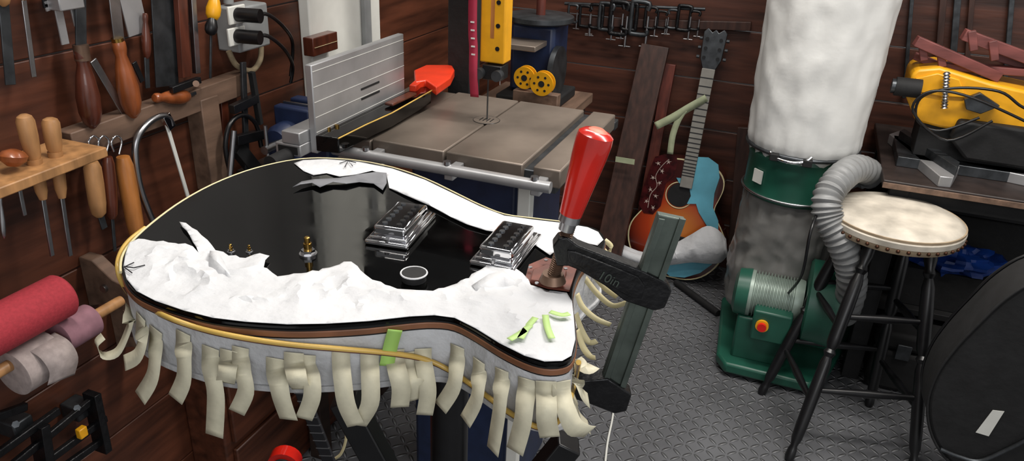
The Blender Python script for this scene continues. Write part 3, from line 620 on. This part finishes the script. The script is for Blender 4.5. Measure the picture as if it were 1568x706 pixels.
lean('leaning_red_plank',(1027,98),(1006,212),.04,m_plankr,.03,.07)
lean('leaning_short_plank',(1145,195),(1126,420),.07,m_plank,.03,.08)
for i,(u,w_) in enumerate([(1392,.012),(1440,.02),(1462,.02),(1484,.016),(1545,.015)]):
    T=bw(u+6,-20,.02); Bq=bw(u-8,150,.02); beam(None,'wall_straightedge' if i==0 else 'wall_straightedge.%03d'%i,Bq,T,.012,w_,m_plank if i%2 else m_dsteel,up=V((1,0,0)))
lq=bw(957,246,.235); box2(None,'paper_label',lq-V((.035,0,.010)),lq+V((.035,.002,.010)),m_pg,0)

# ---------------- acoustic guitar leaning ----------------
O=pz(1024,424,.012); Hh=pY(1098,42,YB-.05); ax=(Hh-O); LEN=ax.length; ax.normalize(); n_=V((0,-1,0)); n_=(n_-ax*n_.dot(ax)).normalized(); rx=ax.cross(n_).normalized()
if rx.x<0: rx=-rx
ag=E('acoustic_guitar',O)
k_=LEN/1.02
def al(x,y,z=0): return O+rx*x*k_+ax*y*k_+n_*z*k_
def ap(u,v,z=0): d=ray(u,v); P0=O+n_*z*k_; return C+d*((P0-C).dot(n_)/d.dot(n_))
half=[(0,0),(.07,.004),(.13,.03),(.175,.08),(.198,.14),(.195,.20),(.165,.255),(.135,.295),(.128,.33),(.138,.37),(.146,.41),(.140,.45),(.11,.485),(.06,.50),(0,.502)]
out=cr([V((x,y,0)) for x,y in half],3); outl=[(p.x,p.y) for p in out]+[(-p.x,p.y) for p in out[-2:0:-1]]
prism(ag,'body',[al(x,y,.0) for x,y in outl],-n_*.10*k_,m_burst2,.004)
prism(ag,'binding',[al(x*1.005,y,.0) for x,y in outl],n_*.003*k_,m_cream2)
m_sb=M('sunburst_top','#b9692a',.25,var=.15,scale=20,coat=.5,stretch=(6,1,1)); nt=m_sb.node_tree; N=nt.nodes; L=nt.links
tc=N.new('ShaderNodeTexCoord'); mp=N.new('ShaderNodeMapping'); L.new(tc.outputs['Generated'],mp.inputs[0]); mp.inputs['Location'].default_value=(-.5,-.5,-.38); ln=N.new('ShaderNodeVectorMath'); ln.operation='LENGTH'; L.new(mp.outputs[0],ln.inputs[0])
crp=N.new('ShaderNodeValToRGB'); L.new(ln.outputs['Value'],crp.inputs[0]); el=crp.color_ramp.elements; el[0].position=.08; el[0].color=hx('#cf8136'); el[1].position=.56; el[1].color=hx('#3a0f0b'); e2=el.new(.33); e2.color=hx('#ad3d1a'); L.new(crp.outputs[0],N['Principled BSDF'].inputs['Base Color'])
prism(ag,'top',[al(x*.975,.25+(y-.25)*.98,.003) for x,y in outl],n_*.001,m_sb)
hc=ap(1040,299,.005); cyl(ag,'soundhole',hc,hc+n_*.0012,.048*k_,m_blackm,seg=32)
tube(ag,'rosette',[hc+rx*math.cos(a)*.054*k_+ax*math.sin(a)*.054*k_ for a in [i*math.pi/16 for i in range(32)]],.002,m_cream2,closed=True)
m_tp=M('tortoise_pickguard','#3c0f10',.25,var=.6,scale=40)
m_ivory=M('engraved_ivory','#b9a79c',.5,var=.2,scale=60)
prism(ag,'pickguard',[ap(u,v,.005) for u,v in [(1003,240),(1018,236),(1036,238),(1038,250),(1032,268),(1020,280),(1016,298),(1012,315),(1000,328),(986,326),(978,312),(984,290),(992,268),(998,252)]],n_*.0015,m_tp)
for i,(u,v) in enumerate([(1008,250),(1024,248),(1014,262),(1000,272),(1010,280),(996,290),(1004,300),(990,308),(1000,318)]):
    c_=ap(u,v,.0068); prism(ag,'inlay_flower_%d'%i,[c_+(rx*math.cos(a+i)+ax*math.sin(a+i))*k_*((.013 if j%4==1 else .009) if j%2 else .003) for j,a in enumerate([q*math.pi/5 for q in range(10)])],n_*.0006,m_ivory)
tube(ag,'inlay_vine',[ap(u,v,.0072) for u,v in [(1024,244),(1012,256),(1004,270),(1006,285),(996,298),(992,318)]],.0012,m_ivory,sm=4,seg=6)
prism(ag,'bridge',[al(x,y,.005) for x,y in [(-.08,.155),(.08,.155),(.07,.185),(-.07,.185)]],n_*.007,m_blackm,.002)
beam(ag,'fretboard',al(0,.39,.012),al(0,.865,.012),.05*k_,.009,m_fret,up=n_)
beam(ag,'neck_back',al(0,.46,-.01),al(0,.865,-.002),.045*k_,.03,m_handle2,up=n_,bev=.008)
for i in range(20):
    y=.865-.62*(1-2**(-(i+1)/12))
    if y>.39: beam(ag,'fret_%d'%i,al(-.025,y,.0175),al(.025,y,.0175),.003,.002,m_ink,up=n_,bev=0)
prism(ag,'headstock',[al(x,y,.008) for x,y in [(-.024,.862),(.024,.862),(.04,.90),(.044,1.0),(.03,1.015),(.012,1.0),(0,1.012),(-.012,1.0),(-.03,1.015),(-.044,1.0),(-.04,.90)]],-n_*.015,m_dsteel,.002)
for i in range(3):
    for s in (-1,1):
        q=al(s*.026,.905+.035*i,.008); cyl(ag,'tuner_%d_%d'%(i,s),q,q+n_*.006,.006,m_black,seg=10); cyl(ag,'tuner_button_%d_%d'%(i,s),al(s*.045,.905+.035*i,0),al(s*.056,.905+.035*i,0),.006,m_dsteel,seg=10)
prism(ag,'blue_tape_side',[ap(u,v,.008) for u,v in [(1064,240),(1085,241),(1100,252),(1102,272),(1094,296),(1092,318),(1100,338),(1100,352),(1085,350),(1078,338),(1070,325),(1066,312),(1052,312),(1058,300),(1056,288),(1040,280),(1036,272),(1056,274)]],n_*.002,m_ltblue)
prism(ag,'blue_tape_bottom',[ap(u,v,.009) for u,v in [(1012,398),(1050,398),(1095,392),(1090,405),(1072,418),(1048,425),(1026,423),(1014,412)]],n_*.002,m_ltblue)
top_=[(946,370),(962,378),(985,386),(1010,384),(1035,372),(1060,358),(1082,346),(1100,352),(1112,366)]
bot_=[(944,394),(958,404),(985,408),(1010,408),(1035,405),(1060,402),(1085,404),(1104,402),(1115,390)]
zz_=[.03,.045,.05,.05,.05,.05,.048,.04,.03]
R0=cr([ap(u,v,z_) for (u,v),z_ in zip(top_,zz_)],3); R2=cr([ap(u,v,z_+.012) for (u,v),z_ in zip(bot_,zz_)],3); R1=[(a+b)/2+n_*(.014+.006*math.sin(i*1.3)) for i,(a,b) in enumerate(zip(R0,R2))]
n=len(R0); mk(ag,'paper_wrap',R0+R1+R2,[(r*n+i,r*n+i+1,(r+1)*n+i+1,(r+1)*n+i) for r in (0,1) for i in range(n-1)],m_paper,ang=30,solid=.001)
tube(ag,'paper_wrap_roll',[ap(u,v,.075) for u,v in [(948,384),(965,392),(985,397),(1010,396),(1035,390)]],.017,m_paper,seg=14,sm=4)
ribbon(ag,'neck_tape_a',[ap(1004,193,.03),ap(1030,180,.035),ap(1055,165,.03),ap(1082,150,.022)],.028,ax,m_pg,thick=.002,twist=.3)
ribbon(ag,'neck_tape_b',[ap(1048,168,.03),ap(1038,185,.032),ap(1030,208,.03),ap(1026,236,.026)],.022,rx,m_pg,thick=.002)

# ---------------- dust collector ----------------
DX,DY=.045,2.40; dcx=E('dust_collector',V((DX,DY,0)))
def bag(nm,z0,z1,prof,mat,amp,fz,n=80,m=84,pleat=0):
    vs=[];fs=[]
    for j in range(n+1):
        t=j/n; z_=z0+(z1-z0)*t
        k=0
        while k<len(prof)-2 and prof[k+1][0]<t: k+=1
        (ta,ra),(tb_,rb_)=prof[k],prof[k+1]; s=(t-ta)/(tb_-ta); s=s*s*(3-2*s); r=ra+(rb_-ra)*s
        for i in range(m):
            a=2*math.pi*i/m; q=V((math.cos(a)*2.2,math.sin(a)*2.2,z_*fz)); w=math.sin(math.pi*t)**.4 if 0<t<1 else 0
            d=amp*w*(noise.noise(q)+.5*noise.noise(q*2.3)+ .35*(1-abs(noise.noise(q*1.6+V((5,5,5))))*3))
            d+=pleat*math.exp(-t*14)*math.sin(a*21+2*math.sin(a*3))
            vs.append(V((DX+(r+d)*math.cos(a),DY+(r+d)*math.sin(a),z_)))
    for j in range(n):
        for i in range(m): k=(i+1)%m; fs.append((j*m+i,j*m+k,(j+1)*m+k,(j+1)*m+i))
    fs.append(tuple(range(m))); fs.append(tuple(n*m+i for i in range(m)))
    return mk(dcx,nm,vs,fs,mat,ang=60)
bag('filter_bag',.665,1.62,[(0,.150),(.05,.163),(.3,.168),(.8,.172),(1,.12)],m_bag,.008,6,pleat=.004)
bag('collection_bag',.10,.55,[(0,.11),(.15,.155),(.6,.150),(1,.140)],m_clear,.012,9,pleat=.003)
lathe(dcx,'green_drum',V((DX,DY,.53)),V((DX,DY,.675)),[(0,.142),(.05,.152),(.2,.148),(.8,.148),(.93,.154),(1,.150)],m_green,48)
tube(dcx,'strap',[V((DX+.160*math.cos(a),DY+.160*math.sin(a),.685)) for a in [i*math.pi/20 for i in range(40)]],.006,m_dsteel,closed=True)
tube(dcx,'strap_low',[V((DX+.153*math.cos(a),DY+.153*math.sin(a),.545)) for a in [i*math.pi/20 for i in range(40)]],.004,m_steel,closed=True)
def ond(a,z_,r): return V((DX+r*math.cos(a),DY+r*math.sin(a),z_))
tube(dcx,'latch',[ond(-2.1,.69,.165),ond(-1.95,.68,.172),ond(-1.7,.678,.175),ond(-1.5,.685,.172),ond(-1.4,.70,.168)],.005,m_chrome,sm=4)
for a in (-2.0,-1.45): 
    q=ond(a,.682,.17); box(dcx,'latch_block_%d'%int(-a*10),q,(.025,.02,.02),m_blackm)
q=ond(-2.35,.60,.152); box(dcx,'label',q,(.035,.004,.04),m_white,0,yaw=-.75)
bp_=[pz(u,v,.05) for u,v in [(1098,540),(1106,455),(1140,440),(1300,470),(1312,500),(1262,580),(1240,588),(1110,556)]]
prism(dcx,'base_plate',bp_,(0,0,-.035),m_green,.008)
for i in (0,3,5):
    q=bp_[i].lerp(V((DX,DY,.05)),.12); cyl(dcx,'caster_%d'%i,V((q.x-.01,q.y,.018)),V((q.x+.01,q.y,.018)),.018,m_blackm)
mc=pz(1178,454,.25)
lathe(dcx,'motor',mc-V((.09,0,0)),mc+V((.095,0,0)),[(0,.03),(0,.06),(.08,.072),(.2,.072)]+sum([[(.22+.05*k,.072),(.23+.05*k,.063),(.25+.05*k,.063),(.26+.05*k,.072)] for k in range(13)],[])+[(.9,.072),(1,.068)],M('motor_grey_green','#8b9a90',.4,.2,var=.15),32)
lathe(dcx,'motor_cap',mc-V((.105,0,0)),mc-V((.06,0,0)),[(0,.05),(.2,.07),(1,.075)],m_green,32)
box(dcx,'motor_foot',(mc.x,mc.y,.12),(.16,.12,.15),m_green,.008)
box(dcx,'switch_box',(mc.x+.02,mc.y-.08,mc.z-.05),(.11,.05,.10),m_green,.006)
q=V((mc.x-.005,mc.y-.105,mc.z-.045)); cyl(dcx,'switch_yellow',q,q-V((0,.008,0)),.019,m_yellow); cyl(dcx,'switch_red',q-V((0,.006,0)),q-V((0,.018,0)),.013,m_redbtn)
fc=mc+V((.145,0,.01)); lathe(dcx,'blower_housing',fc-V((.045,0,0)),fc+V((.05,0,0)),[(0,.12),(.06,.13),(.94,.13),(1,.12)],m_green,40)
hp=cr([V((DX+.10,DY+.0,.60)),V((DX+.20,DY+.0,.62)),pY(1312,258,2.27),pY(1288,272,2.15),pY(1268,300,2.09),pY(1268,332,2.07),pY(1284,362,2.06),pY(1300,400,2.07),pY(1304,440,2.10),fc+V((.07,.02,-.03)),fc+V((.02,.0,0))],20)
tube(dcx,'flex_hose',hp,.04,m_hose,seg=20,rf=lambda j:.0375+.0035*math.sin(j*1.35))
tube(dcx,'power_cord',[mc+V((.05,-.05,.05)),pY(1228,420,2.02),pY(1240,360,2.0),pY(1250,330,2.05)],.004,m_black,sm=6)

# ---------------- bar stool ----------------
SH=.61; s0=pz(1374,327,SH); stl=E('bar_stool',V((s0.x,s0.y,0)))
R_=.170
lathe(stl,'seat_rim',V((s0.x,s0.y,SH-.048)),V((s0.x,s0.y,SH-.006)),[(0,.14),(0,R_-.006),(.3,R_),(1,R_)],m_rim,56)
lathe(stl,'seat_cushion',V((s0.x,s0.y,SH-.03)),V((s0.x,s0.y,SH+.010)),[(0,R_+.001),(.35,R_+.002),(.6,R_-.004),(.8,R_-.02),(.92,R_-.06),(1,.03)],m_leather,56)
blobs(stl,'nail_heads',[V((s0.x+(R_+.001)*math.cos(a),s0.y+(R_+.001)*math.sin(a),SH-.036)) for a in [i*2*math.pi/44 for i in range(44)]],.0052,m_nail)
feet=[pz(u,v,0) for u,v in [(1165,603),(1207,705),(1398,722),(1330,622)]]
fcn=sum(feet,V((0,0,0)))/4
tops=[V((s0.x,s0.y,SH-.045))+((f-fcn).normalized()*.10) for f in feet]
lp=[(0,.010),(.02,.0135),(.05,.012),(.07,.009),(.1,.014),(.16,.0155),(.3,.0165),(.44,.0155),(.47,.011),(.49,.0165),(.505,.011),(.53,.0165),(.56,.0175),(.7,.018),(.8,.0165),(.84,.011),(.86,.0165),(.88,.012),(.92,.017),(1,.017)]
for i in range(4): lathe(stl,'leg_%d'%i,feet[i],tops[i],lp,m_black,16)
for i in range(4):
    j=(i+1)%4
    for k,t in enumerate((.27+.05*(i%2),.60+.05*(i%2))):
        a=feet[i].lerp(tops[i],t);b_=feet[j].lerp(tops[j],t); lathe(stl,'rung_%d_%d'%(i,k),a,b_,[(0,.007),(.2,.0085),(.5,.0115),(.8,.0085),(1,.007)],m_black,12)

# ---------------- black table + planer ----------------
PT=.665; tl=pz(1328,212,PT); tf=pz(1372,278,PT); tx0=(tl.x+tf.x)/2; ty0=tf.y
tx0=max(tx0,DX+.2)
pt=E('black_tool_table',V((tx0+.4,ty0+.4,0)))
box2(pt,'top',(tx0,ty0,PT-.022),(tx0+1.1,YB-.02,PT),M('table_top_brown','#2c2320',.5,var=.3),.003)
box2(pt,'top_edge',(tx0,ty0-.004,PT-.022),(tx0+1.1,ty0,PT-.006),m_oldwood,.001)
box2(pt,'apron',(tx0+.03,ty0+.03,PT-.07),(tx0+1.06,ty0+.06,PT-.022),m_blackm)
for x in (tx0+.05,tx0+1.0):
    for y in (ty0+.05,YB-.1): box2(pt,'leg_%d_%d'%(x*10,y*10),(x-.025,y-.025,0),(x+.025,y+.025,PT-.022),m_blackm)
box2(pt,'lower_shelf',(tx0+.02,ty0+.1,.22),(tx0+1.08,YB-.06,.24),m_blackm)
box2(pt,'back_panel',(tx0+.02,YB-.06,.0),(tx0+1.08,YB-.04,PT-.022),m_blackm)
bxs=E('black_storage_box',V((tx0+.3,ty0+.4,.24))); box2(bxs,'body',(tx0+.1,ty0+.36,.24),(tx0+.9,ty0+.6,.47),m_blackm,.01); box2(bxs,'lid',(tx0+.09,ty0+.35,.47),(tx0+.91,ty0+.61,.49),m_black,.005)
cs=E('black_tool_case',V((tx0+.3,ty0+.2,0))); box2(cs,'shell',(tx0+.09,ty0+.0,.0),(tx0+.55,ty0+.28,.14),m_blackm,.015); box2(cs,'lid',(tx0+.09,ty0+.0,.142),(tx0+.55,ty0+.28,.20),m_blackm,.015)
for k in (.15,.36): box2(cs,'latch_%d'%(k*100),(tx0+k,ty0-.008,.12),(tx0+k+.04,ty0+.0,.17),m_dsteel)
tq=pY(1462,398,ty0+.2); e=E('blue_tarp_bundle',tq)
vs=[];fs=[];n=20;m=30
for j in range(n+1):
    for i in range(m):
        a=2*math.pi*i/m; ph=math.pi*j/n; d=V((math.sin(ph)*math.cos(a),math.sin(ph)*math.sin(a),math.cos(ph))); r=1+.5*noise.noise(d*2.5)+.2*noise.noise(d*7)
        vs.append(tq+V((d.x*.13*r,d.y*.08*r,d.z*.045*r)))
for j in range(n):
    for i in range(m): k=(i+1)%m; fs.append((j*m+i,j*m+k,(j+1)*m+k,(j+1)*m+i))
mk(e,'folded_tarp',vs,fs,m_tarp,ang=25); box2(e,'carton',(tq.x-.14,tq.y-.07,.24),(tq.x+.14,tq.y+.1,max(.26,tq.z-.02)),m_blackm)
PY=ty0+.16; pl=E('yellow_planer',pY(1490,170,PY))
def pp_(lst,y=PY): return [pY(u,v,y) for u,v in lst]
prism(pl,'yellow_body',pp_([(1396,114),(1405,106),(1440,103),(1475,114),(1520,128),(1620,150),(1620,212),(1500,205),(1440,196),(1402,186),(1388,150)]),(0,.16,0),m_yellow,.008)
prism(pl,'yellow_body_ridge',pp_([(1402,120),(1436,112),(1470,122),(1480,150),(1440,148),(1400,140)],PY-.008),(0,.01,0),m_yellow,.003)
prism(pl,'black_motor',pp_([(1470,185),(1620,205),(1620,255),(1585,262),(1478,245),(1455,215)],PY-.03),(0,.18,0),m_blackm,.008)
q=pY(1392,134,PY-.02); cyl(pl,'black_knob',q-V((.035,0,0)),q+V((.03,0,0)),.026,m_blackm); cyl(pl,'knob_cap',q-V((.045,0,0)),q-V((.03,0,0)),.02,m_dsteel)
q0=pY(1446,165,PY-.03);q1=pY(1450,108,PY-.03); lathe(pl,'adjust_spring',q0,q1,sum([[(k/12,.010),((k+.5)/12,.006)] for k in range(12)],[]),m_steel,12)
prism(pl,'grey_bracket',pp_([(1475,150),(1500,140),(1530,160),(1500,172),(1478,165)],PY-.01),(0,-.02,0),m_dsteel,.002)
rq=[pz(u,v,PT+.03) for u,v in [(1362,205),(1382,198),(1470,255),(1460,272),(1440,270)]]
prism(pl,'bed_rail',rq,(0,0,-.03),m_alu,.002)
prism(pl,'bed_rail_fence',[pz(u,v,PT+.055) for u,v in [(1378,200),(1385,197),(1470,248),(1466,256)]],(0,0,-.03),m_dsteel,.001)
prism(pl,'bed_rail_rear',[pz(u,v,PT+.03) for u,v in [(1400,210),(1470,216),(1600,262),(1600,275),(1480,250)]],(0,0,-.03),m_alu,.002)
box2(pl,'base',(q0.x-.08,PY-.02,PT),(q0.x+.5,PY+.2,PT+.03),m_dsteel)
box2(pl,'base_column',(q0.x-.04,PY+.02,PT+.03),(q0.x+.4,PY+.14,pY(1440,190,PY).z),m_blackm)
for k,pts in enumerate([[(1500,180),(1440,200),(1405,185),(1410,150),(1460,135),(1530,140),(1568,165),(1620,180)],[(1520,185),(1450,215),(1398,170),(1425,140),(1490,150),(1600,200)]]):
    tube(pl,'cable_%d'%k,[pY(u,v,PY-.045-.012*k) for u,v in pts],.0038,m_black,sm=6)
cq=E('wood_caul_stack',pY(1480,90,PY+.05))
for i,(a,b,w,h_) in enumerate([((1402,62),(1530,118),.03,.028),((1475,52),(1590,95),.03,.03),((1440,100),(1600,112),.04,.02),((1400,85),(1450,105),.02,.02),((1520,80),(1620,110),.035,.035)]):
    beam(cq,'caul_%d'%i,pY(*a,PY+.02+.02*i),pY(*b,PY+.05+.01*i),w,h_,m_caul)
for i,(u,v) in enumerate([(1412,70),(1440,80),(1488,55),(1520,70)]): beam(cq,'stub_%d'%i,pY(u,v-8,PY+.03),pY(u+3,v+22,PY+.03),.02,.018,m_caul,up=V((0,1,0)))
cyl(cq,'support_drum',pY(1500,160,PY+.1),pY(1500,110,PY+.1),.05,m_dsteel)

# ---------------- black case right ----------------
CB=min(1.74,ty0-.2)
bcse=E('black_guitar_case',pY(1500,600,CB))
CPx=[(1460,715),(1428,670),(1420,620),(1434,575),(1462,535),(1500,495),(1540,458),(1590,430),(1660,420),(1720,450),(1720,790),(1520,760)]
pts=cr([pY(u,v,CB) for u,v in CPx],4,True); pts=[V((p.x,p.y,max(p.z,.004))) for p in pts]
ce=V((0,.13,0))
prism(bcse,'shell',pts,ce,m_blackm,.02)
tube(bcse,'piping_front',[p for p in pts],.003,m_blackm,closed=True)
tube(bcse,'piping_back',[p+ce for p in pts],.004,m_black,closed=True)
q=[pY(u,v,CB-.001) for u,v in [(1494,662),(1520,628),(1538,630),(1514,668)]]; prism(bcse,'paper_label',q,V((0,-.001,0)),m_white)
tube(bcse,'lower_steel_rim',[pY(u,v,CB-.006) for u,v in [(1440,688),(1470,700),(1500,706),(1540,690),(1600,660)]],.005,m_dsteel,sm=6)
tube(None,'white_floor_cord',[pz(943,600,.004),pz(938,640,.004),pz(930,680,.004),pz(925,730,.004)],.003,m_white,sm=5)
cyl(None,'black_floor_pipe',pz(1035,432,.013),pz(1100,480,.013),.012,m_blackm)

# ---------------- lights ----------------
def area(nm,loc,sx_,sy_,p,col=(1,.955,.90),tgt=None):
    l=bpy.data.lights.new(nm,'AREA'); l.shape='RECTANGLE'; l.size=sx_; l.size_y=sy_; l.energy=p; l.color=col
    o=bpy.data.objects.new(nm,l); sc.collection.objects.link(o); o.location=loc
    if tgt: o.rotation_euler=(V(tgt)-V(loc)).to_track_quat('-Z','Y').to_euler()
    return o
area('ceiling_lamp',(-.6,.75,2.42),.9,.15,13)
area('ceiling_lamp.001',(.5,1.5,2.42),1.2,.2,38)
area('ceiling_lamp.002',(-.4,2.0,2.42),.9,.2,17)
area('fill_light',(.9,-.9,1.9),1.2,1.2,16,(.97,.98,1),(.1,1.8,.5))  # added fill light behind the camera, not a known source
w=bpy.data.worlds.new('world'); sc.world=w; w.use_nodes=True; w.node_tree.nodes['Background'].inputs[0].default_value=(1,1,1,1); w.node_tree.nodes['Background'].inputs[1].default_value=.42
